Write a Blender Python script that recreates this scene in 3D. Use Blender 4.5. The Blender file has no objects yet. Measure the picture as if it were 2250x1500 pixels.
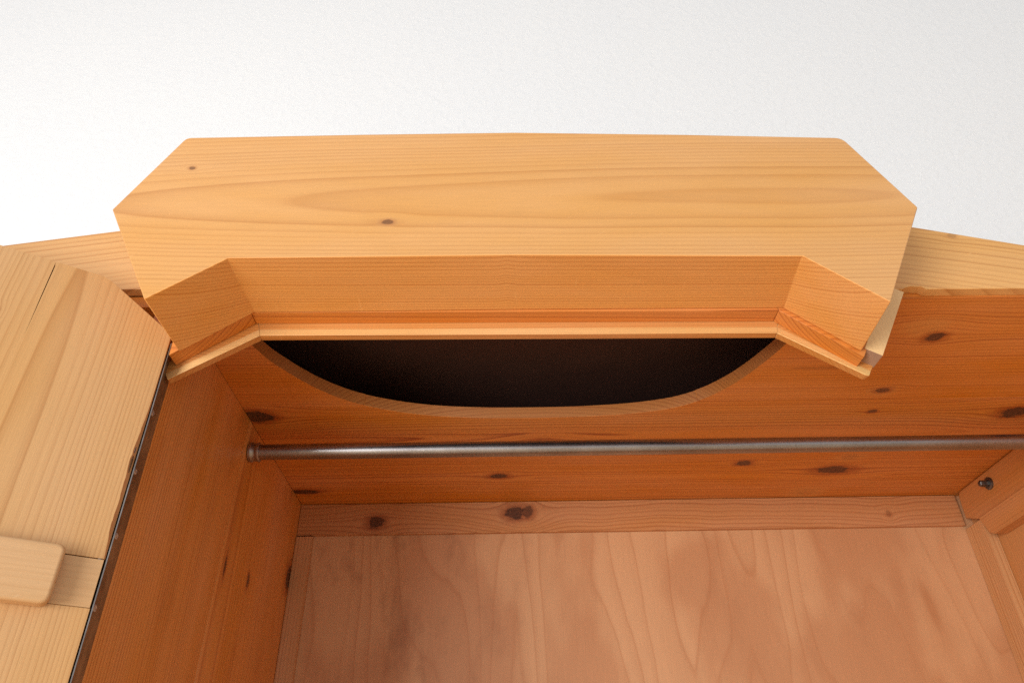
import bpy, bmesh, math, random
from mathutils import Matrix, Vector
random.seed(7)
S = bpy.context.scene
COL = S.collection

# ------------------------------------------------------------------ camera
cam_d = bpy.data.cameras.new('camera')
cam = bpy.data.objects.new('camera', cam_d)
COL.objects.link(cam)
r = Vector((0.99985037, -0.00347107, -0.01694686))
f = Vector((0.01244952, 0.8245703, 0.56562251))
u = Vector((0.01201056, -0.56574885, 0.82449013))
M = Matrix.Identity(4)
for i in range(3):
    M[i][0] = r[i]; M[i][1] = u[i]; M[i][2] = -f[i]
M[2][3] = 1.22
cam.matrix_world = M
cam_d.lens = 25.75
cam_d.sensor_width = 36.0
cam_d.clip_start = 0.02
cam_d.clip_end = 60
S.camera = cam

# ------------------------------------------------------------------ light
W = bpy.data.worlds.new('World')
S.world = W
W.use_nodes = True
bg = W.node_tree.nodes['Background']
bg.inputs[0].default_value = (0.99, 0.995, 1.0, 1)
bg.inputs[1].default_value = 0.66

def area(name, loc, target, size_x, size_y, power, col):
    d = bpy.data.lights.new(name, 'AREA')
    d.shape = 'RECTANGLE'; d.size = size_x; d.size_y = size_y
    d.energy = power; d.color = col
    o = bpy.data.objects.new(name, d)
    COL.objects.link(o)
    o.location = loc
    o.rotation_euler = (Vector(target) - Vector(loc)).to_track_quat('-Z', 'Y').to_euler()
    return o
area('window_light', (-2.0, -2.15, 0.90), (0.2, 1.0, 1.60), 1.6, 1.6, 108, (0.98, 0.99, 1.0))

S.cycles.use_denoising = False
S.view_settings.view_transform = 'Standard'
S.view_settings.look = 'None'
S.view_settings.gamma = 1
S.view_settings.exposure = 0.06
S.view_settings.use_curve_mapping = False

# ------------------------------------------------------------------ material helpers
class NT:
    def __init__(self, name):
        self.m = bpy.data.materials.new(name)
        self.m.use_nodes = True
        self.t = self.m.node_tree
        self.t.nodes.clear()
        self.out = self.t.nodes.new('ShaderNodeOutputMaterial')
        self.b = self.t.nodes.new('ShaderNodeBsdfPrincipled')
        self.t.links.new(self.b.outputs[0], self.out.inputs[0])
    def n(self, t, **kw):
        nd = self.t.nodes.new(t)
        for k, v in kw.items():
            setattr(nd, k, v)
        return nd
    def put(self, sock, v):
        if hasattr(v, 'is_output'):
            self.t.links.new(v, sock)
        else:
            sock.default_value = v
    def math(self, op, a, b=None, c=None, clamp=False):
        nd = self.n('ShaderNodeMath', operation=op, use_clamp=clamp)
        self.put(nd.inputs[0], a)
        if b is not None: self.put(nd.inputs[1], b)
        if c is not None: self.put(nd.inputs[2], c)
        return nd.outputs[0]
    def comb(self, x, y, z):
        nd = self.n('ShaderNodeCombineXYZ')
        self.put(nd.inputs[0], x); self.put(nd.inputs[1], y); self.put(nd.inputs[2], z)
        return nd.outputs[0]
    def noise(self, vec, scale=1.0, detail=2.0, rough=0.5):
        nd = self.n('ShaderNodeTexNoise')
        self.t.links.new(vec, nd.inputs['Vector'])
        nd.inputs['Scale'].default_value = scale
        nd.inputs['Detail'].default_value = detail
        nd.inputs['Roughness'].default_value = rough
        return nd.outputs['Fac']
    def ramp(self, fac, stops, interp='LINEAR'):
        nd = self.n('ShaderNodeValToRGB')
        nd.color_ramp.interpolation = interp
        el = nd.color_ramp.elements
        el[0].position, el[0].color = stops[0][0], (*[stops[0][1]] * 3, 1)
        el[1].position, el[1].color = stops[-1][0], (*[stops[-1][1]] * 3, 1)
        for p, v in stops[1:-1]:
            e = el.new(p); e.color = (v, v, v, 1)
        self.put(nd.inputs[0], fac)
        return nd.outputs[0]
    def mix(self, fac, a, b, blend='MIX'):
        nd = self.n('ShaderNodeMix', data_type='RGBA', blend_type=blend)
        nd.clamp_factor = True
        self.put(nd.inputs['Factor'], fac)
        self.put(nd.inputs['A'], a if hasattr(a, 'is_output') else (*a, 1))
        self.put(nd.inputs['B'], b if hasattr(b, 'is_output') else (*b, 1))
        return nd.outputs['Result']
    def smooth(self, v, lo, hi):
        nd = self.n('ShaderNodeMapRange', interpolation_type='SMOOTHSTEP')
        self.put(nd.inputs[0], v)
        nd.inputs[1].default_value = lo; nd.inputs[2].default_value = hi
        nd.inputs[3].default_value = 0; nd.inputs[4].default_value = 1
        return nd.outputs[0]

AX = {'x': 0, 'y': 1, 'z': 2}
LIGHT = ((0.645, 0.333, 0.112), (0.45, 0.185, 0.048))
ORANGE = ((0.66, 0.232, 0.040), (0.35, 0.080, 0.010))
PALE = ((0.625, 0.355, 0.145), (0.46, 0.215, 0.070))
SIDE = ((0.70, 0.282, 0.068), (0.42, 0.120, 0.020))

def pine(name, axes, v0, w0, tilt=0.0, spacing=0.0034, cols=LIGHT, warp=0.006, wavy=0.0006,
         contrast=1.0, knots=(), rough=0.38, seed=0.0, tone=0.10, stain=0.0, warp_u=1.3, bump=0.25, vtilt=0.0, quad=None, uneven=1.4):
    """Solid-textured pine: growth rings about a pith line running along axes[0];
    (v0, w0) is where that line lies in the board's cross-section axes[1], axes[2].
    knots: (u, v, size_u, size_v, darkness, pale_halo)"""
    T = NT(name)
    tc = T.n('ShaderNodeTexCoord')
    sp = T.n('ShaderNodeSeparateXYZ')
    T.t.links.new(tc.outputs['Object'], sp.inputs[0])
    U, V, Wd = (sp.outputs[AX[a]] for a in axes)
    us = T.math('ADD', U, seed)
    # wandering of the grain
    n1 = T.noise(T.comb(T.math('MULTIPLY', us, warp_u), T.math('MULTIPLY', V, 3.2), T.math('MULTIPLY', Wd, 3.2)), 1, 2)
    n2 = T.noise(T.comb(T.math('MULTIPLY', us, 14.0), T.math('MULTIPLY', V, 60.0), T.math('MULTIPLY', Wd, 60.0)), 1, 2)
    n3 = T.noise(T.comb(T.math('ADD', T.math('MULTIPLY', us, warp_u * 0.8), 31.7), T.math('MULTIPLY', V, 2.6), T.math('MULTIPLY', Wd, 2.6)), 1, 2)
    v = T.math('MULTIPLY_ADD', T.math('SUBTRACT', n1, 0.5), 2 * warp, V)
    v = T.math('MULTIPLY_ADD', T.math('SUBTRACT', n2, 0.5), 2 * wavy, v)
    w = T.math('MULTIPLY_ADD', T.math('SUBTRACT', n3, 0.5), 2 * warp, Wd)
    w = T.math('MULTIPLY_ADD', U, tilt, w)
    if quad:
        du0 = T.math('SUBTRACT', U, quad[1])
        w = T.math('MULTIPLY_ADD', T.math('MULTIPLY', du0, du0), quad[0], w)
    if vtilt: v = T.math('MULTIPLY_ADD', U, vtilt, v)
    kd, kh, kr, km = None, None, None, None
    nk = T.noise(T.comb(T.math('MULTIPLY', us, 110.0), T.math('MULTIPLY', V, 170.0), T.math('MULTIPLY', Wd, 60.0)), 1, 3, 0.6) if knots else None
    for (ku, kv, su, sv, dark, halo) in knots:
        du = T.math('DIVIDE', T.math('SUBTRACT', U, ku), su)
        dv = T.math('DIVIDE', T.math('SUBTRACT', V, kv), sv)
        # ragged edge
        rg = T.math('ADD', T.math('MULTIPLY', T.math('SUBTRACT', n2, 0.5), 1.1), T.math('MULTIPLY', T.math('SUBTRACT', nk, 0.5), 0.9))
        d = T.math('ADD', T.math('SQRT', T.math('ADD', T.math('MULTIPLY', du, du), T.math('MULTIPLY', dv, dv))), rg)
        d2 = T.math('ADD', T.math('MULTIPLY', T.math('MULTIPLY', du, du), 0.09), T.math('MULTIPLY', T.math('MULTIPLY', dv, dv), 0.16))
        g = T.math('EXPONENT', T.math('MULTIPLY', d2, -1.0))
        # rings bend round the knot
        v = T.math('SUBTRACT', v, T.math('MULTIPLY', T.math('MULTIPLY', T.math('SUBTRACT', V, kv), g), 0.8))
        w = T.math('MULTIPLY_ADD', g, sv * 0.6, w)
        m = T.math('MULTIPLY', T.math('SUBTRACT', 1.0, T.smooth(d, 0.75, 1.10)), dark)
        kd = m if kd is None else T.math('MAXIMUM', kd, m)
        h = T.math('MULTIPLY', T.math('SUBTRACT', 1.0, T.smooth(d, 1.0, 2.6)), halo)
        kh = h if kh is None else T.math('MAXIMUM', kh, h)
        rim = T.math('MULTIPLY', T.math('SUBTRACT', 1.0, T.smooth(d, 0.9, 2.1)), T.math('MULTIPLY', dark, 0.8))
        km = rim if km is None else T.math('MAXIMUM', km, rim)
        kk = T.math('SINE', T.math('MULTIPLY', d, 16.0))
        kr = T.math('MULTIPLY', kk, m) if kr is None else T.math('MULTIPLY_ADD', kk, m, kr)
    dv = T.math('SUBTRACT', v, v0); dw = T.math('SUBTRACT', w, w0)
    rr = T.math('SQRT', T.math('ADD', T.math('MULTIPLY', dv, dv), T.math('MULTIPLY', dw, dw)))
    # uneven ring widths
    nd = T.n('ShaderNodeTexNoise', noise_dimensions='1D')
    T.put(nd.inputs['W'], T.math('MULTIPLY_ADD', rr, 45.0, seed * 3.1))
    nd.inputs['Scale'].default_value = 1; nd.inputs['Detail'].default_value = 1
    ph = T.math('MULTIPLY_ADD', nd.outputs['Fac'], uneven, T.math('DIVIDE', rr, spacing))
    fr = T.math('FRACT', ph)
    wn = T.n('ShaderNodeTexWhiteNoise', noise_dimensions='1D')
    T.put(wn.inputs['W'], T.math('FLOOR', ph))
    late = T.ramp(fr, [(0.0, 0.15), (0.10, 0.0), (0.50, 0.10), (0.80, 0.60), (0.91, 1.0), (1.0, 0.15)])
    strength = T.math('MULTIPLY_ADD', wn.outputs['Value'], 0.65, 0.35)
    late = T.math('MULTIPLY', T.math('MULTIPLY', late, strength), contrast)
    col = T.mix(late, cols[0], cols[1])
    # fibre and tonal variation
    fib = T.noise(T.comb(T.math('MULTIPLY', us, 22.0), T.math('MULTIPLY', V, 700.0), T.math('MULTIPLY', Wd, 700.0)), 1, 3, 0.6)
    big = T.noise(T.comb(T.math('MULTIPLY', us, 2.2), T.math('MULTIPLY', V, 9.0), T.math('MULTIPLY', Wd, 9.0)), 1, 3, 0.55)
    dens = T.noise(T.comb(T.math('ADD', T.math('MULTIPLY', us, 0.9), 7.7), T.math('MULTIPLY', V, 22.0), T.math('MULTIPLY', Wd, 22.0)), 1, 2)
    val = T.math('ADD', T.math('MULTIPLY_ADD', T.math('SUBTRACT', fib, 0.5), 0.22, 1.0), T.math('MULTIPLY', T.math('SUBTRACT', big, 0.5), tone * 2))
    val = T.math('ADD', val, T.math('MULTIPLY', T.math('SUBTRACT', dens, 0.5), tone * 1.2))
    hs = T.n('ShaderNodeHueSaturation')
    T.put(hs.inputs['Color'], col); T.put(hs.inputs['Value'], val)
    T.put(hs.inputs['Saturation'], T.math('MULTIPLY_ADD', T.math('SUBTRACT', big, 0.5), -0.25, 1.0))
    col = hs.outputs[0]
    # hairline scratches and rubbed marks
    sc = T.noise(T.comb(T.math('ADD', T.math('MULTIPLY', us, 55.0), T.math('MULTIPLY', V, 38.0)), T.math('MULTIPLY', Wd, 20.0), T.math('SUBTRACT', T.math('MULTIPLY', V, 380.0), T.math('MULTIPLY', us, 260.0))), 1, 1)
    col = T.mix(T.math('MULTIPLY', T.smooth(sc, 0.73, 0.78), 0.30), col, tuple(min(1, c * k) for c, k in zip(cols[0], (1.12, 1.25, 1.5))))
    if stain:
        st = T.noise(T.comb(T.math('MULTIPLY', us, 5.0), T.math('MULTIPLY', V, 14.0), T.math('MULTIPLY', Wd, 14.0)), 1, 3)
        col = T.mix(T.math('MULTIPLY', T.smooth(st, 0.52, 0.72), stain), col, tuple(c * k for c, k in zip(cols[1], (0.75, 0.6, 0.5))))
    if kd is not None:
        col = T.mix(T.math('MULTIPLY', kh, 0.55), col, tuple(min(1, c * k) for c, k in zip(cols[0], (0.98, 1.25, 1.9))))
        col = T.mix(km, col, tuple(c * k for c, k in zip(cols[1], (0.85, 0.72, 0.7))))
        kc = T.mix(T.math('ADD', T.math('MULTIPLY', kr, 0.30), nk), (0.028, 0.011, 0.007), (0.115, 0.042, 0.020))
        col = T.mix(kd, col, kc)
    T.put(T.b.inputs['Base Color'], col)
    rg = T.math('MULTIPLY_ADD', T.math('SUBTRACT', big, 0.5), 0.20, T.math('MULTIPLY_ADD', fib, 0.12, rough))
    T.put(T.b.inputs['Roughness'], rg)
    T.b.inputs['Specular IOR Level'].default_value = 0.45
    bp = T.n('ShaderNodeBump')
    bp.inputs['Strength'].default_value = bump
    bp.inputs['Distance'].default_value = 0.0012
    T.put(bp.inputs['Height'], T.math('ADD', T.math('MULTIPLY', late, 0.35), T.math('MULTIPLY', fib, 0.6)))
    T.put(T.b.inputs['Normal'], bp.outputs[0])
    return T.m

def plywood(name):
    T = NT(name)
    tc = T.n('ShaderNodeTexCoord'); sp = T.n('ShaderNodeSeparateXYZ')
    T.t.links.new(tc.outputs['Object'], sp.inputs[0])
    X, Y, Z = sp.outputs
    a = T.noise(T.comb(T.math('MULTIPLY', X, 5.2), 3.3, T.math('MULTIPLY', Z, 1.05)), 1, 1.5, 0.45)
    b = T.noise(T.comb(T.math('MULTIPLY', X, 21.0), 9.1, T.math('MULTIPLY', Z, 5.0)), 1, 2)
    ph = T.math('ADD', T.math('MULTIPLY', a, 13.0), T.math('ADD', T.math('MULTIPLY', b, 0.55), T.math('MULTIPLY', X, 7.0)))
    fr = T.math('FRACT', ph)
    wn = T.n('ShaderNodeTexWhiteNoise', noise_dimensions='1D'); T.put(wn.inputs['W'], T.math('FLOOR', ph))
    late = T.ramp(fr, [(0, 0.25), (0.10, 0.0), (0.5, 0.10), (0.86, 0.42), (0.95, 1.0), (1, 0.25)])
    late = T.math('MULTIPLY', late, T.math('MULTIPLY_ADD', wn.outputs['Value'], 0.6, 0.3))
    col = T.mix(late, (0.63, 0.330, 0.160), (0.48, 0.210, 0.088))
    # reddish heartwood patches with soft rims and smudges left by glue and handling
    patch = T.noise(T.comb(T.math('MULTIPLY', X, 5.0), 1.0, T.math('MULTIPLY', Z, 2.3)), 1, 3, 0.5)
    col = T.mix(T.math('MULTIPLY', T.smooth(patch, 0.47, 0.58), 0.50), col, (0.45, 0.175, 0.068))
    sm = T.noise(T.comb(T.math('MULTIPLY_ADD', X, 11.0, 4.0), 5.0, T.math('MULTIPLY', Z, 5.5)), 1, 4, 0.6)
    left = T.math('SUBTRACT', 1.0, T.smooth(X, -0.25, 0.15))
    col = T.mix(T.math('MULTIPLY', T.smooth(sm, 0.50, 0.68), T.math('MULTIPLY_ADD', left, 0.40, 0.10)), col, (0.25, 0.082, 0.030))
    fib = T.noise(T.comb(T.math('MULTIPLY', X, 600.0), 0.0, T.math('MULTIPLY', Z, 18.0)), 1, 3, 0.6)
    hs = T.n('ShaderNodeHueSaturation'); T.put(hs.inputs['Color'], col)
    T.put(hs.inputs['Value'], T.math('MULTIPLY_ADD', T.math('SUBTRACT', fib, 0.5), 0.25, 1.0))
    # fine scratches
    sc = T.noise(T.comb(T.math('ADD', T.math('MULTIPLY', X, 35.0), T.math('MULTIPLY', Z, 60.0)), 2.0, T.math('SUBTRACT', T.math('MULTIPLY', Z, 420.0), T.math('MULTIPLY', X, 240.0))), 1, 1)
    col = T.mix(T.math('MULTIPLY', T.smooth(sc, 0.71, 0.76), 0.25), hs.outputs[0], (0.70, 0.46, 0.28))
    T.put(T.b.inputs['Base Color'], col)
    T.put(T.b.inputs['Roughness'], T.math('MULTIPLY_ADD', sm, 0.25, 0.38))
    bp = T.n('ShaderNodeBump'); bp.inputs['Strength'].default_value = 0.15; bp.inputs['Distance'].default_value = 0.001
    T.put(bp.inputs['Height'], fib); T.put(T.b.inputs['Normal'], bp.outputs[0])
    return T.m

def end_grain(name, c0, c1):
    T = NT(name)
    tc = T.n('ShaderNodeTexCoord')
    n = T.noise(tc.outputs['Object'], 900, 3, 0.7)
    n2 = T.noise(tc.outputs['Object'], 140, 2)
    T.put(T.b.inputs['Base Color'], T.mix(T.math('ADD', T.math('MULTIPLY', n, 0.6), T.math('MULTIPLY', n2, 0.4)), c0, c1))
    T.b.inputs['Roughness'].default_value = 0.7
    return T.m

def metal(name, c0, c1, rough, scale=(60, 60, 60), metallic=1.0):
    T = NT(name)
    tc = T.n('ShaderNodeTexCoord'); mp = T.n('ShaderNodeMapping')
    T.t.links.new(tc.outputs['Object'], mp.inputs[0]); mp.inputs['Scale'].default_value = scale
    n = T.noise(mp.outputs[0], 1, 4, 0.65)
    n2 = T.noise(tc.outputs['Object'], 9, 3, 0.6)
    k = T.math('ADD', T.math('MULTIPLY', n, 0.55), T.math('MULTIPLY', n2, 0.45))
    T.put(T.b.inputs['Base Color'], T.mix(T.smooth(k, 0.35, 0.65), c0, c1))
    T.b.inputs['Metallic'].default_value = metallic
    T.put(T.b.inputs['Roughness'], T.math('MULTIPLY_ADD', k, 0.22, rough - 0.1))
    bp = T.n('ShaderNodeBump'); bp.inputs['Strength'].default_value = 0.12; bp.inputs['Distance'].default_value = 0.0005
    T.put(bp.inputs['Height'], n); T.put(T.b.inputs['Normal'], bp.outputs[0])
    return T.m

def plaster(name):
    T = NT(name)
    tc = T.n('ShaderNodeTexCoord')
    a = T.noise(tc.outputs['Object'], 38, 5, 0.62)
    b = T.noise(tc.outputs['Object'], 95, 3, 0.6)
    c = T.noise(tc.outputs['Object'], 3.0, 3, 0.5)
    T.put(T.b.inputs['Base Color'], T.mix(c, (0.90, 0.905, 0.915), (0.925, 0.925, 0.925)))
    T.b.inputs['Roughness'].default_value = 0.75
    bp = T.n('ShaderNodeBump'); bp.inputs['Strength'].default_value = 0.24; bp.inputs['Distance'].default_value = 0.006
    T.put(bp.inputs['Height'], T.math('ADD', T.smooth(a, 0.42, 0.75), T.math('MULTIPLY', b, 0.25)))
    T.put(T.b.inputs['Normal'], bp.outputs[0])
    return T.m

def plain(name, c0, c1, rough, scale=8):
    T = NT(name)
    tc = T.n('ShaderNodeTexCoord')
    T.put(T.b.inputs['Base Color'], T.mix(T.noise(tc.outputs['Object'], scale, 4, 0.6), c0, c1))
    T.b.inputs['Roughness'].default_value = rough
    return T.m

# ------------------------------------------------------------------ mesh helpers
def link(name, me, mat, parent=None):
    o = bpy.data.objects.new(name, me)
    COL.objects.link(o)
    if mat: me.materials.append(mat)
    if parent is not None:
        o.parent = parent
        if parent.get('world_coords'):        # children keep world coordinates as mesh coordinates
            o.location = -parent.location if parent.parent is None else (0, 0, 0)
    return o

def empty(name, loc=(0, 0, 0), parent=None, rotz=0.0):
    o = bpy.data.objects.new(name, None)
    COL.objects.link(o)
    o.empty_display_size = 0.1
    o.location = loc; o.rotation_euler = (0, 0, rotz)
    if parent is not None: o.parent = parent
    return o

def finish(bm, name, mat, parent, bevel=0.0, segs=2, smooth_angle=30):
    bmesh.ops.recalc_face_normals(bm, faces=bm.faces)
    if bevel > 0:
        es = [e for e in bm.edges if len(e.link_faces) == 2 and e.calc_face_angle(0) > math.radians(25)]
        ret = bmesh.ops.bevel(bm, geom=es, offset=bevel, segments=segs, profile=0.5, affect='EDGES', clamp_overlap=True)
        for fc in ret['faces']: fc.smooth = True
    elif smooth_angle == 35:
        for fc in bm.faces: fc.smooth = len(fc.verts) == 4
        for e in bm.edges:
            if len(e.link_faces) == 2 and e.calc_face_angle(0) > math.radians(smooth_angle): e.smooth = False
    me = bpy.data.meshes.new(name)
    bm.to_mesh(me); bm.free()
    return link(name, me, mat, parent)

def prism(name, poly, plane, a, b, mat, parent, bevel=0.001, segs=2, poly_b=None):
    """poly in the two axes of plane ('xz', 'xy', 'yz'), extruded from a to b along the third."""
    def P(p, t):
        if plane == 'xz': return (p[0], t, p[1])
        if plane == 'xy': return (p[0], p[1], t)
        return (t, p[0], p[1])
    bm = bmesh.new()
    A = [bm.verts.new(P(p, a)) for p in poly]
    B = [bm.verts.new(P(p, b)) for p in (poly_b or poly)]
    bm.faces.new(A); bm.faces.new(B[::-1])
    n = len(poly)
    for i in range(n):
        bm.faces.new((A[i], B[i], B[(i + 1) % n], A[(i + 1) % n]))
    return finish(bm, name, mat, parent, bevel, segs)

def box(name, x0, x1, y0, y1, z0, z1, mat, parent, bevel=0.001, segs=2):
    return prism(name, [(x0, z0), (x1, z0), (x1, z1), (x0, z1)], 'xz', y0, y1, mat, parent, bevel, segs)

def lathe(name, prof, origin, axis, mat, parent, n=32):
    """prof: (t along axis, radius)."""
    ax = Vector(axis).normalized()
    s = ax.orthogonal().normalized(); t = ax.cross(s)
    bm = bmesh.new(); rings = []
    for (d, rad) in prof:
        rings.append([bm.verts.new(Vector(origin) + ax * d + (s * math.cos(2 * math.pi * k / n) + t * math.sin(2 * math.pi * k / n)) * rad) for k in range(n)])
    for i in range(len(rings) - 1):
        for k in range(n):
            bm.faces.new((rings[i][k], rings[i][(k + 1) % n], rings[i + 1][(k + 1) % n], rings[i + 1][k]))
    bm.faces.new(rings[0][::-1]); bm.faces.new(rings[-1])
    return finish(bm, name, mat, parent, 0, 2, 35)

def rounded(poly, idx_r, n=6):
    """replace the corners listed in idx_r {index: radius} by arcs."""
    out = []
    L = len(poly)
    for i, p in enumerate(poly):
        if i not in idx_r: out.append(p); continue
        P0 = Vector(poly[i - 1]); P1 = Vector(p); P2 = Vector(poly[(i + 1) % L])
        d0 = (P0 - P1).normalized(); d2 = (P2 - P1).normalized()
        rr = idx_r[i]
        a, b = P1 + d0 * rr, P1 + d2 * rr
        for k in range(n + 1):
            t = k / n
            q = a * (1 - t) ** 2 + P1 * 2 * t * (1 - t) + b * t * t
            out.append((q.x, q.y))
    return out

# ------------------------------------------------------------------ the setting
M_wall = plaster('white plaster')
def sheet(name, pts, mat, kind):
    me = bpy.data.meshes.new(name)
    me.from_pydata(pts, [], [tuple(range(len(pts)))]); me.update()
    o = link(name, me, mat); o['kind'] = kind
    return o
wall = sheet('wall', [(-4, 1.53, 0), (4.5, 1.53, 0), (4.5, 1.53, 4.2), (-4, 1.53, 4.2)], M_wall, 'structure')
M_floor = pine('floor boards', 'yxz', 0.3, -0.2, spacing=0.006, cols=((0.84, 0.66, 0.44), (0.74, 0.53, 0.32)), rough=0.45)
floor = sheet('floor', [(-4, -4, 0), (4.5, -4, 0), (4.5, 1.53, 0), (-4, 1.53, 0)], M_floor, 'structure')

# ------------------------------------------------------------------ the wardrobe
base = (0.26, 1.08, 0.0)
wd = empty('wardrobe', base)
wd['world_coords'] = 1
wd['label'] = 'open pine wardrobe with thick chamfered cornice board above its doorway'
wd['category'] = 'wardrobe'
def part_empty(name):
    o = empty(name, (-base[0], -base[1], 0), wd)
    o['world_coords'] = 1
    return o

XL, XR = -0.4162, 0.950          # inner faces of the hanging compartment
ZC = 1.800                       # underside of the inner top
YF, YB = 0.7424, 1.4326          # front plane, face of the back panel

# cornice board
crown_poly = [(-0.393, 1.7195), (-0.3130, 1.7775), (0.0150, 1.7777), (0.3460, 1.7715), (0.4265, 1.7040),
              (0.5040, 1.8470), (0.4460, 1.9735), (0.2388, 1.9825), (0.0182, 1.9895), (-0.1781, 1.9880), (-0.4082, 1.9845), (-0.4672, 1.8565)]
crown_back = list(crown_poly)
crown_back[3] = (0.3560, 1.7755); crown_back[4] = (0.4365, 1.7080); crown_back[5] = (0.5140, 1.8510)
crown_poly = rounded(crown_poly, {6: 0.010, 10: 0.007})
crown_back = rounded(crown_back, {6: 0.010, 10: 0.007})
M_crown = pine('pine cornice', 'xzy', 1.868, 0.540, tilt=0.0, spacing=0.0043, warp=0.0060, wavy=0.0005, contrast=0.72, tone=0.05, seed=3.0, quad=(0.024, 0.24), rough=0.36,
               knots=((-0.388, 1.927, 0.0042, 0.0028, 0.60, 0.2), (-0.135, 1.831, 0.0070, 0.0042, 0.62, 0.3), (0.006, 1.752, .003, .004, .0, 0.0)))
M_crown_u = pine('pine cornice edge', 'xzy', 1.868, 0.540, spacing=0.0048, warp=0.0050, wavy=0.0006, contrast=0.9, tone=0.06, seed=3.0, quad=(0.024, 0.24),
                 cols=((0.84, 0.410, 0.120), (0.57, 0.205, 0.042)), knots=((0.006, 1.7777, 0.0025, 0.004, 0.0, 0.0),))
crown = prism('cornice_board', crown_poly, 'xz', 0.6374, YF - 0.0006, M_crown, wd, 0.0012, 3, crown_back)

crown.data.materials.append(M_crown_u)
for pl in crown.data.polygons:                 # the lower edge gets a brighter, more orange pine than the face
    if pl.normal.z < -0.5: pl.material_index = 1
# lining behind the cornice, following the notch
M_lining = pine('pine lining', 'xzy', 1.70, 0.70, spacing=0.0048, cols=ORANGE, warp=0.004, seed=9, contrast=0.9, rough=0.45)
ya, yb = YF, 0.7660
lin = part_empty('lining')
prism('lining_board', [(-0.3170, 1.7780), (0.3500, 1.7720), (0.3500, 1.7995), (-0.3170, 1.7995)], 'xz', ya, yb, M_lining, lin, 0.0006)
prism('lining_board', [(-0.4050, 1.7156), (-0.3176, 1.7776), (-0.3176, 1.7995), (-0.4050, 1.7995)], 'xz', ya, yb, M_lining, lin, 0.0006)
prism('lining_board', [(0.3506, 1.7716), (0.4385, 1.7005), (0.4560, 1.7300), (0.4560, 1.7995), (0.3506, 1.7995)], 'xz', ya, yb, M_lining, lin, 0.0006)

# pale stop batten at the right end of the cornice
M_pale = pine('pale batten', 'zxy', 0.30, 0.60, spacing=0.0045, cols=((0.80, 0.53, 0.25), (0.70, 0.42, 0.17)), contrast=0.5, seed=5, warp=0.003)
M_end = end_grain('end grain', (0.30, 0.17, 0.11), (0.46, 0.29, 0.19))
dx, dz = 0.0516, 0.0880
ln = math.hypot(dx, dz); ex, ez = dx / ln, dz / ln
p0 = Vector((0.4610, 1.7010)); e = Vector((ex, ez)); nn = Vector((-ez, ex))
wv = 0.0222
stp = [p0, p0 + e * 0.113, p0 + e * 0.113 + nn * wv, p0 + nn * wv]
st = prism('stop_batten', [(q.x, q.y) for q in stp], 'xz', YF - 0.0012, 0.7690, M_pale, wd, 0.0007)
st.data.materials.append(M_end)
for pl in st.data.polygons:
    if pl.normal.x * -ex + pl.normal.z * -ez > 0.9: pl.material_index = 1

# moulded door-stop strip: swept along the notch
M_strip = pine('stop strip', 'xzy', 1.60, 0.70, spacing=0.0050, cols=((0.80, 0.50, 0.20), (0.66, 0.34, 0.11)), contrast=0.7, seed=14, warp=0.003)
M_strip_shade = pine('stop strip painted shade', 'xzy', 1.60, 0.70, spacing=0.0040, cols=((0.62, 0.270, 0.075), (0.44, 0.150, 0.030)), contrast=0.9, seed=15, warp=0.003)  # darker copy: shade under the cornice painted on the strip's upper face and underside
path = [(-0.4090, 1.6935), (-0.3085, 1.7572), (0.3500, 1.7515), (0.4480, 1.6850)]
ys = 0.7664
prof = [(0.0, 0.0, 0.027), (0.0, 0.0, 0.0120), (-0.0010, 0, 0.0096), (-0.0022, 0, 0.0054), (-0.0034, 0, 0.0012), (-0.0030, 0, 0.0), (0.0075, 0, 0.0), (0.0075, 0, 0.027)]
def strip_piece(P, Q, nP, nQ, cut_round=False):
    bm = bmesh.new()
    rings = []
    for (pt, nv) in ((P, nP), (Q, nQ)):
        rings.append([bm.verts.new((pt.x + nv.x * h, ys + y, pt.y + nv.y * h)) for (y, _, h) in prof])
    k = len(prof)
    for i in range(k):
        bm.faces.new((rings[0][i], rings[0][(i + 1) % k], rings[1][(i + 1) % k], rings[1][i]))
    bm.faces.new(rings[0]); bm.faces.new(rings[1][::-1])
    if cut_round:
        es = [ed for ed in bm.edges if all(vv in rings[1] for vv in ed.verts) and abs(ed.verts[0].co.y - ed.verts[1].co.y) > 0.01 and min(vv.co.z for vv in ed.verts) < Q.y + 0.004]
        bmesh.ops.recalc_face_normals(bm, faces=bm.faces)
        bmesh.ops.bevel(bm, geom=es, offset=0.006, segments=4, profile=0.5, affect='EDGES')
    o = finish(bm, 'strip_piece', M_strip, strip, 0.0003, 1, 30)
    o.data.materials.append(M_strip_shade)
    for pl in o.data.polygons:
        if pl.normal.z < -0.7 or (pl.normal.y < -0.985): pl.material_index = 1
    return o
strip = part_empty('door_stop_strip')
pp = [Vector(p) for p in path]
dirs = [(pp[i + 1] - pp[i]).normalized() for i in range(3)]
nrm = [Vector((-d.y, d.x)) for d in dirs]
def miter(a, b):
    m = (a + b).normalized(); return m / m.dot(a)
ms = [nrm[0], miter(nrm[0], nrm[1]), miter(nrm[1], nrm[2]), nrm[2]]
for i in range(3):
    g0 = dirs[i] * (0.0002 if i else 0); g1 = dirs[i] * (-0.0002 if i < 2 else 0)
    strip_piece(pp[i] + g0, pp[i + 1] + g1, ms[i], ms[i + 1], i == 2)

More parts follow.
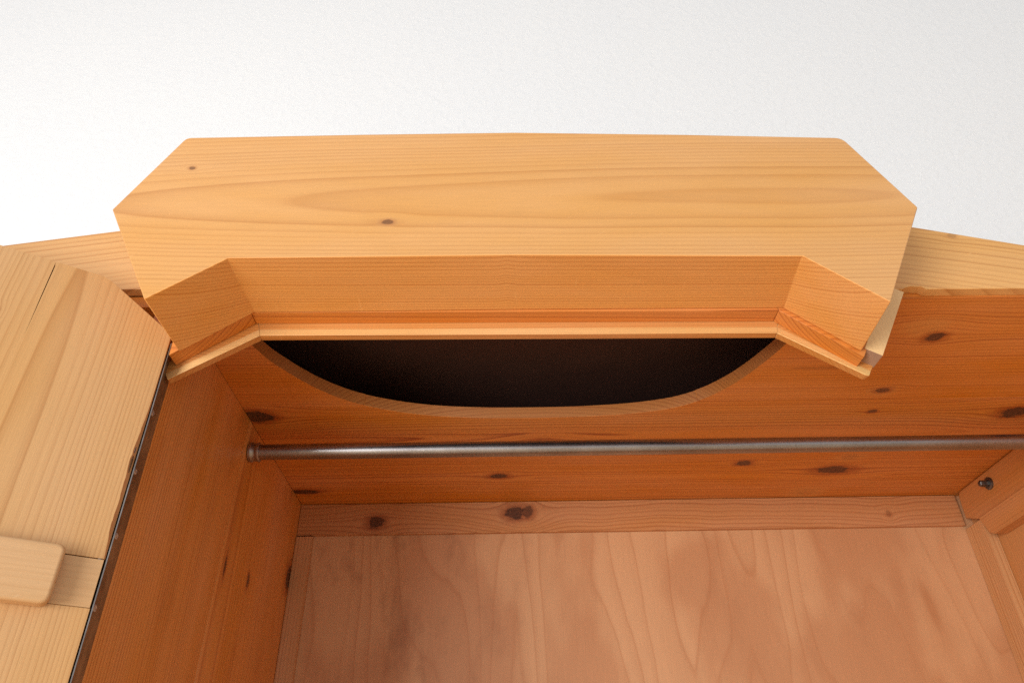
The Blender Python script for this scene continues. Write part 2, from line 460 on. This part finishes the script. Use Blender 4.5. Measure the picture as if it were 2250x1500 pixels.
# front rails either side of the cornice
M_railL = pine('left rail', 'xzy', 2.10, 0.70, spacing=0.0085, cols=((0.68, 0.365, 0.135), (0.49, 0.205, 0.058)), contrast=0.95, seed=21, warp=0.008, vtilt=-0.15)
M_railR = pine('right rail', 'xzy', 2.13, 0.70, spacing=0.0085, cols=((0.70, 0.375, 0.125), (0.48, 0.205, 0.052)), contrast=0.95, seed=33, warp=0.012, vtilt=0.20,
               knots=((0.616, 1.896, 0.006, 0.004, 0.25, 0.0),))
prism('front_rail', [(-1.02, 1.8180), (-0.3200, 1.8180), (-0.3200, 1.9540), (-0.5228, 1.9205), (-0.675, 1.8950), (-1.02, 1.8390)], 'xz', YF, 0.7572, M_railL, wd, 0.001)
prism('front_rail', [(0.3300, 1.8040), (0.5180, 1.8038), (0.5230, 1.8066), (0.5310, 1.8088), (0.5400, 1.8078), (0.5440, 1.8082), (0.5500, 1.8036), (1.08, 1.8020), (1.08, 1.8250), (0.7072, 1.8775), (0.5699, 1.9120), (0.3300, 1.9600)], 'xz', YF, 0.7572, M_railR, wd, 0.001)

# inner top of three planks with the half-moon opening
hole = [(-0.3570, 0.8300), (-0.3498, 0.8491), (-0.3372, 0.8844), (-0.3239, 0.9091), (-0.3050, 0.9400), (-0.2835, 0.9688), (-0.2550, 0.9970), (-0.2221, 1.0198), (-0.1720, 1.0420),
        (-0.1168, 1.0573), (-0.0500, 1.0660), (0.0173, 1.0690), (0.0830, 1.0690), (0.1450, 1.0661), (0.2140, 1.0580), (0.2764, 1.0410), (0.3180, 1.0140), (0.3493, 0.9777),
        (0.3700, 0.9420), (0.3856, 0.9068), (0.3950, 0.8830), (0.4019, 0.8618), (0.4080, 0.8400)]
def catmull(pts, n=4):
    out = []
    for i in range(len(pts) - 1):
        a = Vector(pts[max(i - 1, 0)]); b = Vector(pts[i]); c = Vector(pts[i + 1]); d = Vector(pts[min(i + 2, len(pts) - 1)])
        for k in range(n):
            t = k / n
            q = 0.5 * ((2 * b) + (c - a) * t + (2 * a - 5 * b + 4 * c - d) * t * t + (3 * b - a - 3 * c + d) * t ** 3)
            out.append((q.x, q.y))
    out.append(pts[-1])
    return out
hc = catmull(hole)
S1, S2 = 1.020, 1.208
def cross(pts, y):
    res = []
    for i in range(len(pts) - 1):
        (x0, y0), (x1, y1) = pts[i], pts[i + 1]
        if (y0 - y) * (y1 - y) < 0: res.append((x0 + (x1 - x0) * (y - y0) / (y1 - y0), i))
    return res
cA, cB = cross(hc, S1)
g = 0.00015
X0, X1 = XL + 0.0007, XR - 0.0005
front = [(X0, 0.7576), (X1, 0.7576), (X1, S1 - g), (cB[0], S1 - g)] + [p for p in reversed(hc[cB[1] + 1:])] + [(0.4080, 0.7850), (-0.3570, 0.7850)] + hc[:cA[1] + 1] + [(cA[0], S1 - g), (X0, S1 - g)]
front = [front[0], front[1], front[2], front[3]] + hc[cB[1] + 1:] + [(0.4080, 0.7850), (-0.3570, 0.7850)] + hc[:cA[1] + 1] + [(cA[0], S1 - g), (X0, S1 - g)]
mid = [(X0, S1 + g), (cA[0], S1 + g)] + hc[cA[1] + 1:cB[1] + 1] + [(cB[0], S1 + g), (X1, S1 + g), (X1, S2 - g), (X0, S2 - g)]
top = part_empty('inner_top')
M_c1 = pine('top plank front', 'xyz', 0.60, 1.690, spacing=0.0075, cols=ORANGE, warp=0.012, contrast=0.95, seed=41, rough=0.42, tone=0.12,
            knots=((0.6103, 0.8469, 0.014, 0.010, 0.85, 0.1), (0.585, 0.822, 0.018, 0.012, 0.0, 0.9), (0.5981, 0.9937, 0.012, 0.008, 0.7, 0.9), (0.47, 0.925, 0.05, 0.004, 0.22, 0.0)))
M_c2 = pine('top plank middle', 'xyz', 1.135, 1.778, tilt=0.020, spacing=0.0078, cols=ORANGE, warp=0.016, contrast=1.25, seed=47, rough=0.42, tone=0.10, wavy=0.0011,
            knots=((-0.4009, 1.0525, 0.026, 0.018, 0.95, 0.0), (0.0658, 1.164, 0.022, 0.014, 0.8, 0.1), (0.6095, 1.0617, 0.008, 0.006, 0.7, 0.0), (0.8527, 1.0714, 0.026, 0.017, 0.9, 0.1)))
M_c3 = pine('top plank back', 'xyz', 1.312, 1.788, tilt=-0.012, spacing=0.0078, cols=ORANGE, warp=0.014, contrast=1.15, seed=53, rough=0.42, tone=0.10, wavy=0.0012,
            knots=((-0.0117, 1.298, 0.017, 0.011, 0.9, 0.35), (0.4482, 1.2564, 0.016, 0.010, 0.85, 0.2), (0.6284, 1.2927, 0.034, 0.016, 0.85, 0.1), (0.6111, 1.3975, 0.022, 0.014, 0.08, 0.8), (-0.400, 1.3602, 0.032, 0.011, 0.9, 0.0), (0.640, 1.236, .016, .010, .15, .8)))
M_rim = pine('sawn rim', 'xyz', 1.30, 1.640, spacing=0.0042, cols=((0.50, 0.190, 0.050), (0.33, 0.095, 0.020)), warp=0.004, contrast=1.0, seed=44, rough=0.6)
for (pol, mt) in ((front, M_c1), (mid, M_c2)):
    o = prism('plank', pol, 'xy', ZC, ZC + 0.0205, mt, top, 0.0007)
    o.data.materials.append(M_rim)
    for pl in o.data.polygons:           # the curved saw cut shows edge grain
        c = pl.center
        if abs(pl.normal.z) < 0.5 and -0.37 < c.x < 0.42 and 0.79 < c.y < 1.08 and pl.area > 1e-6 and not abs(c.y - S1) < 0.0006: pl.material_index = 1
prism('plank', [(X0, S2 + g), (X1, S2 + g), (X1, 1.4320), (X0, 1.4320)], 'xy', ZC, ZC + 0.0205, M_c3, top, 0.0007)

M_c0 = pine('left top plank', 'xyz', 0.50, 1.70, spacing=0.0070, cols=ORANGE, seed=57)
topL = part_empty('inner_top')
box('plank', -0.9995, XL - 0.0226, 0.7576, 1.10, ZC, ZC + 0.0175, M_c0, topL, 0.0007)
box('plank', -0.9995, XL - 0.0226, 1.1003, 1.4320, ZC, ZC + 0.0175, M_c0, topL, 0.0007)
box('back_panel', -0.9995, XL - 0.0226, 1.4325, 1.4385, 0.08, 1.7990, M_c0, wd, 0.0)

# dark space above the inner top
M_void_shade = plain('void painted shade', (0.065, 0.026, 0.019), (0.095, 0.040, 0.029), 0.8, 14)  # the hollow's shade is put into the colour of these boards
roof = part_empty('outer_top')
prism('roof_board', [(-0.47, 1.930), (0.50, 1.930), (0.50, 1.946), (-0.47, 1.946)], 'xz', 0.7578, 1.50, M_void_shade, roof, 0.0008)
prism('roof_board', [(-1.00, 1.8265), (-0.4705, 1.914), (-0.4705, 1.930), (-1.00, 1.8395)], 'xz', 0.7578, 1.50, M_void_shade, roof, 0.0008)
prism('roof_board', [(0.5005, 1.908), (1.06, 1.8210), (1.06, 1.8270), (0.5005, 1.924)], 'xz', 0.7578, 1.50, M_void_shade, roof, 0.0008)
box('backboard', -0.45, 1.00, 1.4400, 1.4500, 1.8210, 1.929, M_void_shade, roof, 0.0005)
box('backboard', -0.3800, 0.4300, 0.7725, 0.7830, 1.8000 + 0.0212, 1.929, M_void_shade, roof, 0.0005)

# side panels
M_s1 = pine('side plank front', 'zyx', 0.30, -0.55, spacing=0.0060, cols=SIDE, warp=0.006, contrast=1.15, seed=61, rough=0.34, stain=0.22, tone=0.10, wavy=0.0004)
M_s2 = pine('side plank back', 'zyx', 1.10, -0.455, tilt=0.004, spacing=0.0070, cols=SIDE, warp=0.008, contrast=0.9, seed=66, rough=0.36, stain=0.22, tone=0.10,
            knots=((1.5783, 1.1955, 0.013, 0.0055, 0.75, 0.0), (1.5668, 1.086, 0.016, 0.004, 0.75, 0.0), (1.6497, 1.412, 0.026, 0.014, 0.9, 0.0)))
sideL = part_empty('side_panel')
YS = 1.0640
box('plank', XL - 0.022, XL, YF + 0.0006, YS - g, 0.08, ZC + 0.02, M_s1, sideL, 0.0016, 3)
box('plank', XL - 0.022, XL, YS + g, 1.4322, 0.08, ZC + 0.02, M_s2, sideL, 0.0009)
M_s3 = pine('right plank', 'zyx', 1.0, 1.01, spacing=0.0048, cols=((0.58, 0.265, 0.095), (0.42, 0.155, 0.045)), warp=0.008, contrast=0.8, seed=71)
sideR = part_empty('side_panel')
box('plank', XR, XR + 0.022, YF + 0.0006, 1.10, 0.08, ZC + 0.02, M_s3, sideR, 0.001)
box('plank', XR, XR + 0.022, 1.1003, 1.4322, 0.08, ZC + 0.02, M_s3, sideR, 0.001)
box('outer_side', -1.02, -1.00, YF + 0.016, 1.50, 0.0, 1.822, M_s3, wd, 0.001)

# plywood back with battens
M_ply = plywood('plywood')
box('back_panel', XL - 0.0215, XR + 0.02, YB, YB + 0.006, 0.08, 1.8203, M_ply, wd, 0.0)
M_bt = pine('back batten', 'xzy', 1.690, 1.412, tilt=0.03, spacing=0.0075, cols=((0.53, 0.228, 0.086), (0.33, 0.100, 0.028)), warp=0.016, contrast=1.0, seed=80, wavy=0.0012, warp_u=4.0,
            knots=((-0.2608, 1.7575, 0.017, 0.013, 0.85, 0.1), (0.0200, 1.776, 0.019, 0.016, 0.9, 0.3), (0.046, 1.776, 0.013, 0.013, 0.75, 0.0), (0.78, 1.762, .005, .007, .3, 0)))
box('back_batten', XL + 0.0005, 0.9285, 1.4235, YB - 0.0002, 1.7345, 1.7988, M_bt, wd, 0.0008)
M_cb = pine('corner batten', 'zxy', -0.55, 1.30, spacing=0.0050, cols=((0.58, 0.285, 0.125), (0.38, 0.140, 0.05)), warp=0.002, contrast=1.0, seed=84)
box('corner_batten', XL + 0.0006, -0.3825, 1.4210, YB - 0.0003, 0.10, 1.7315, M_cb, wd, 0.0008)
M_cbr = pine('corner batten right', 'zyx', 1.10, 0.70, spacing=0.0050, cols=((0.62, 0.325, 0.145), (0.44, 0.175, 0.06)), warp=0.002, contrast=1.0, seed=88)
box('corner_batten', 0.9300, XR - 0.0004, 1.3720, YB - 0.0003, 0.10, 1.7290, M_cbr, wd, 0.001)

# cleats under the top along the right-hand side
M_cl = pine('cleat', 'yzx', 1.62, 0.80, spacing=0.0052, cols=((0.53, 0.212, 0.068), (0.38, 0.125, 0.033)), contrast=0.6, seed=91, warp=0.004)
M_cl2 = pine('cleat lower', 'yzx', 1.58, 0.86, spacing=0.0052, cols=((0.56, 0.240, 0.082), (0.40, 0.140, 0.040)), contrast=0.7, seed=95, warp=0.004)
prism('cleat', [(0.80, 1.7300), (1.3760, 1.7300), (1.4160, 1.7460), (1.4130, 1.7900), (1.4060, 1.7985), (0.80, 1.7985)], 'yz', 0.9290, XR - 0.0004, M_cl, wd, 0.0012)
prism('cleat', [(0.80, 1.6880), (1.3420, 1.6880), (1.3560, 1.6960), (1.3690, 1.7292), (0.80, 1.7292)], 'yz', 0.9235, XR - 0.0004, M_cl2, wd, 0.0012)
M_bolt = metal('zinc', (0.06, 0.055, 0.05), (0.22, 0.21, 0.20), 0.45)
fx = part_empty('fixing_bolt')
lathe('washer', [(0, 0.0120), (0.003, 0.0120), (0.0045, 0.0095)], (0.9290, 1.3080, 1.7745), (-1, 0, 0), M_bolt, fx, 24)
lathe('bolt_head', [(0, 0.0062), (0.014, 0.0062), (0.0155, 0.0045), (0.0158, 0.002)], (0.9246, 1.3080, 1.7745), (-1, 0, 0), M_bolt, fx, 6)

# bottom of the wardrobe (below the picture; keeps the inside closed as it stands)
M_bot = pine('bottom board', 'xyz', 1.0, 0.02, spacing=0.006, cols=LIGHT, seed=99)
box('bottom_board', XL + 0.0005, XR - 0.0005, YF + 0.002, 1.4320, 0.08, 0.10, M_bot, wd, 0.001)
box('plinth', -1.00, XR + 0.022, YF + 0.02, YF + 0.042, 0.0, 0.0795, M_bot, wd, 0.001)

# ------------------------------------------------------------------ door
ang = math.radians(31.7)
door = empty('door', (-0.4071 - base[0], 0.7408 - base[1], 0), wd, ang)
# local: x runs back towards the hinge (negative = away along the door), y = towards the outer face
def D(s): return -s
M_door = pine('door pine', 'zxy', D(0.115), -0.060, tilt=0.004, spacing=0.0036, cols=PALE, warp=0.006, contrast=0.85, seed=104, rough=0.42, wavy=0.0004, tone=0.07,
              knots=((1.715, D(0.178), 0.004, 0.003, 0.6, 0.0),))
TH = 0.026
WID = 0.838
def plank_poly(s0, s1, z0, z1, chamL=False, gap=None, chip=False):
    pts = []
    return pts
# hinge-side plank, upper piece, with the chipped arris along the hinge
def door_plank(s0, s1, z0, ztop0, ztop1, edge=None, bevel=0.0012, name='plank', corner=None):
    """inner face at y=0; the edge function gives a chamfer width along the hinge-side arris."""
    poly = [(D(s1), z0), (D(s0), z0), (D(s0), ztop0)]
    if corner: poly.append((D(corner[0]), corner[1]))
    poly.append((D(s1), ztop1))
    return prism(name, poly, 'xz', 0, TH, M_door, door, bevel, 2)
ZI0, ZI1 = 1.4180, 1.4660
def chipped():
    zs = [ZI1 + 0.0003 + (1.7444 - ZI1 - 0.0006) * k / 60 for k in range(61)]
    rnd = random.Random(4)
    bm = bmesh.new()
    inner, edge, back = [], [], []
    for z in zs:
        t = math.exp(-((z - 1.575) / 0.045) ** 2) + 0.75 * math.exp(-((z - 1.505) / 0.028) ** 2)
        c = 0.0010 + 0.0036 * min(1, t) * (0.85 + 0.3 * rnd.random())
        inner.append(bm.verts.new((D(c), 0, z))); edge.append(bm.verts.new((0, c * 0.9, z))); back.append(bm.verts.new((0, TH, z)))
    s1 = 0.2850; sp_ = 0.1430
    cor0, cor1 = bm.verts.new((D(0.082), 0, 1.7950)), bm.verts.new((D(0.082), TH, 1.7950))
    cm0, cm1 = bm.verts.new((D(0.092), 0, 1.7985)), bm.verts.new((D(0.092), TH, 1.7985))
    # split in the board: opens at the top
    slit = [(sp_ - 0.0005, 1.7990), (sp_ - 0.0002, 1.740), (sp_ + 0.0002, 1.690), (sp_ + 0.0006, 1.740), (sp_ + 0.0007, 1.7990), (s1, 1.7990)]
    A_ = [bm.verts.new((D(q[0]), 0, q[1])) for q in slit]
    B_ = [bm.verts.new((D(q[0]), TH, q[1])) for q in slit]
    bl0, bl1 = bm.verts.new((D(s1), 0, zs[0])), bm.verts.new((D(s1), TH, zs[0]))
    for i in range(60):
        bm.faces.new((inner[i], edge[i], edge[i + 1], inner[i + 1])).material_index = 1
        bm.faces.new((edge[i], back[i], back[i + 1], edge[i + 1]))
    bm.faces.new(inner + [cor0, cm0] + A_ + [bl0])
    bm.faces.new([back[0], bl1] + B_[::-1] + [cm1, cor1] + back[::-1][:-1])
    bm.faces.new((inner[-1], edge[-1], back[-1], cor1, cor0))
    bm.faces.new((cor0, cor1, cm1, cm0)); ch0 = [cm0] + A_ + [bl0]; ch1 = [cm1] + B_ + [bl1]
    for i in range(len(ch0) - 1): bm.faces.new((ch0[i], ch1[i], ch1[i + 1], ch0[i + 1]))
    bm.faces.new((bl0, bl1, back[0], edge[0], inner[0]))
    o = finish(bm, 'plank', M_door, door, 0)
    o.data.materials.append(M_bark)
    return o
M_bark = plain('chipped red wood', (0.48, 0.19, 0.065), (0.60, 0.29, 0.11), 0.6, 60)
chipped()
edges = [0.2850, 0.425, 0.565, 0.705, WID]
for i in range(len(edges) - 1):
    s0, s1 = edges[i] + 0.0001, edges[i + 1] - 0.0001
    if i == len(edges) - 2:
        prism('plank', [(D(s1), ZI1 + 0.0003), (D(s0), ZI1 + 0.0003), (D(s0), 1.799), (D(s1 - 0.088), 1.799), (D(s1), 1.7444)], 'xz', 0, TH, M_door, door, 0.0008)
    else:
        prism('plank', [(D(s1), ZI1 + 0.0003), (D(s0), ZI1 + 0.0003), (D(s0), 1.799), (D(s1), 1.799)], 'xz', 0, TH, M_door, door, 0.0003)
edges = [0.0] + edges
for i in range(len(edges) - 1):
    prism('plank', [(D(edges[i + 1] - 0.0001), 0.12), (D(edges[i] + 0.0001), 0.12), (D(edges[i] + 0.0001), ZI0 - 0.0003), (D(edges[i + 1] - 0.0001), ZI0 - 0.0003)], 'xz', 0, TH, M_door, door, 0.0006)
M_inl = pine('cross batten', 'xzy', 1.60, -0.10, spacing=0.0060, cols=((0.62, 0.375, 0.18), (0.53, 0.295, 0.125)), warp=0.008, contrast=0.55, seed=120, rough=0.5, tone=0.10)
bt = empty('cross_batten', (0, 0, 0), door)
prism('tongue', [(D(WID), ZI0), (D(0.0006), ZI0), (D(0.0006), ZI1 - 0.0006), (D(WID), ZI1 - 0.0006)], 'xz', 0.0004, TH - 0.008, M_inl, bt, 0.0004)
HB = 0.017
bp_ = rounded([(D(WID - 0.035), 1.4130), (D(0.0365), 1.4130), (D(0.0365), 1.4705), (D(WID - 0.035), 1.4705)], {1: 0.009, 2: 0.009, 0: 0.009, 3: 0.009})
prism('block', bp_, 'xz', -HB, 0.0003, M_inl, bt, 0.0038, 4)

# ------------------------------------------------------------------ piano hinge
M_br = metal('aged brass', (0.19, 0.105, 0.05), (0.36, 0.22, 0.11), 0.45, (80, 80, 30), 0.55)
M_st = metal('hinge steel', (0.20, 0.18, 0.17), (0.42, 0.39, 0.37), 0.38, (80, 80, 30), 0.8)
M_scr = metal('screw head', (0.45, 0.43, 0.40), (0.62, 0.60, 0.57), 0.3, (80, 80, 80), 0.7)
hg = part_empty('piano_hinge')
HX, HY = XL + 0.0030, YF - 0.0005
prism('leaf', rounded([(HY + 0.001, 0.16), (HY + 0.037, 0.16), (HY + 0.037, 1.7330), (HY + 0.001, 1.7330)], {2: 0.012}), 'yz', XL + 0.0003, XL + 0.0016, M_br, hg, 0.0003, 1)
z = 1.7330; k = 0
while z > 0.75:
    z1 = z - 0.0372
    lathe('knuckle', [(0, 0.0024), (0.0005, 0.0030), (0.0362, 0.0030), (0.0367, 0.0024)], (HX + 0.0004, HY, z1), (0, 0, 1), M_br if k % 2 == 0 else M_st, hg, 14)
    if k % 2 == 1:
        lathe('screw', [(0, 0.0038), (0.0007, 0.0036), (0.0012, 0.0022), (0.0009, 0.0012)], (XL + 0.0016, HY + 0.020, z1 - 0.012), (1, 0, 0), M_scr, hg, 16)
    z = z1; k += 1
dl = prism('door_leaf', [(0.0012, 0.0012), (0.0012, 0.0230), (0.0026, 0.0230), (0.0026, 0.0012)], 'xy', 0.16, 1.7330, M_st, door, 0.0002, 1)

# ------------------------------------------------------------------ clothes rod
M_rod = metal('worn steel tube', (0.27, 0.25, 0.248), (0.40, 0.38, 0.38), 0.33, (500, 500, 500))
rod = empty('clothes_rod', (XL, 1.0906, 1.7549))
rod['label'] = 'steel clothes rod running across the inside of the wardrobe'
rod['category'] = 'rod'
RL = XR - XL
lathe('tube', [(0.004, 0.0126), (RL - 0.004, 0.0126)], (0, 0, 0), (1, 0, 0), M_rod, rod, 40)
M_sock = metal('socket', (0.30, 0.25, 0.22), (0.44, 0.38, 0.35), 0.40)
for (x, s) in ((0.0, 1), (RL, -1)):
    lathe('end_socket', [(0.0004, 0.0150), (0.0020, 0.0165), (0.0055, 0.0165), (0.0075, 0.0150), (0.0120, 0.0148), (0.0135, 0.0158), (0.0170, 0.0158), (0.0185, 0.0140), (0.0186, 0.0120)],
          (x, 0, 0), (s, 0, 0), M_sock, rod, 40)
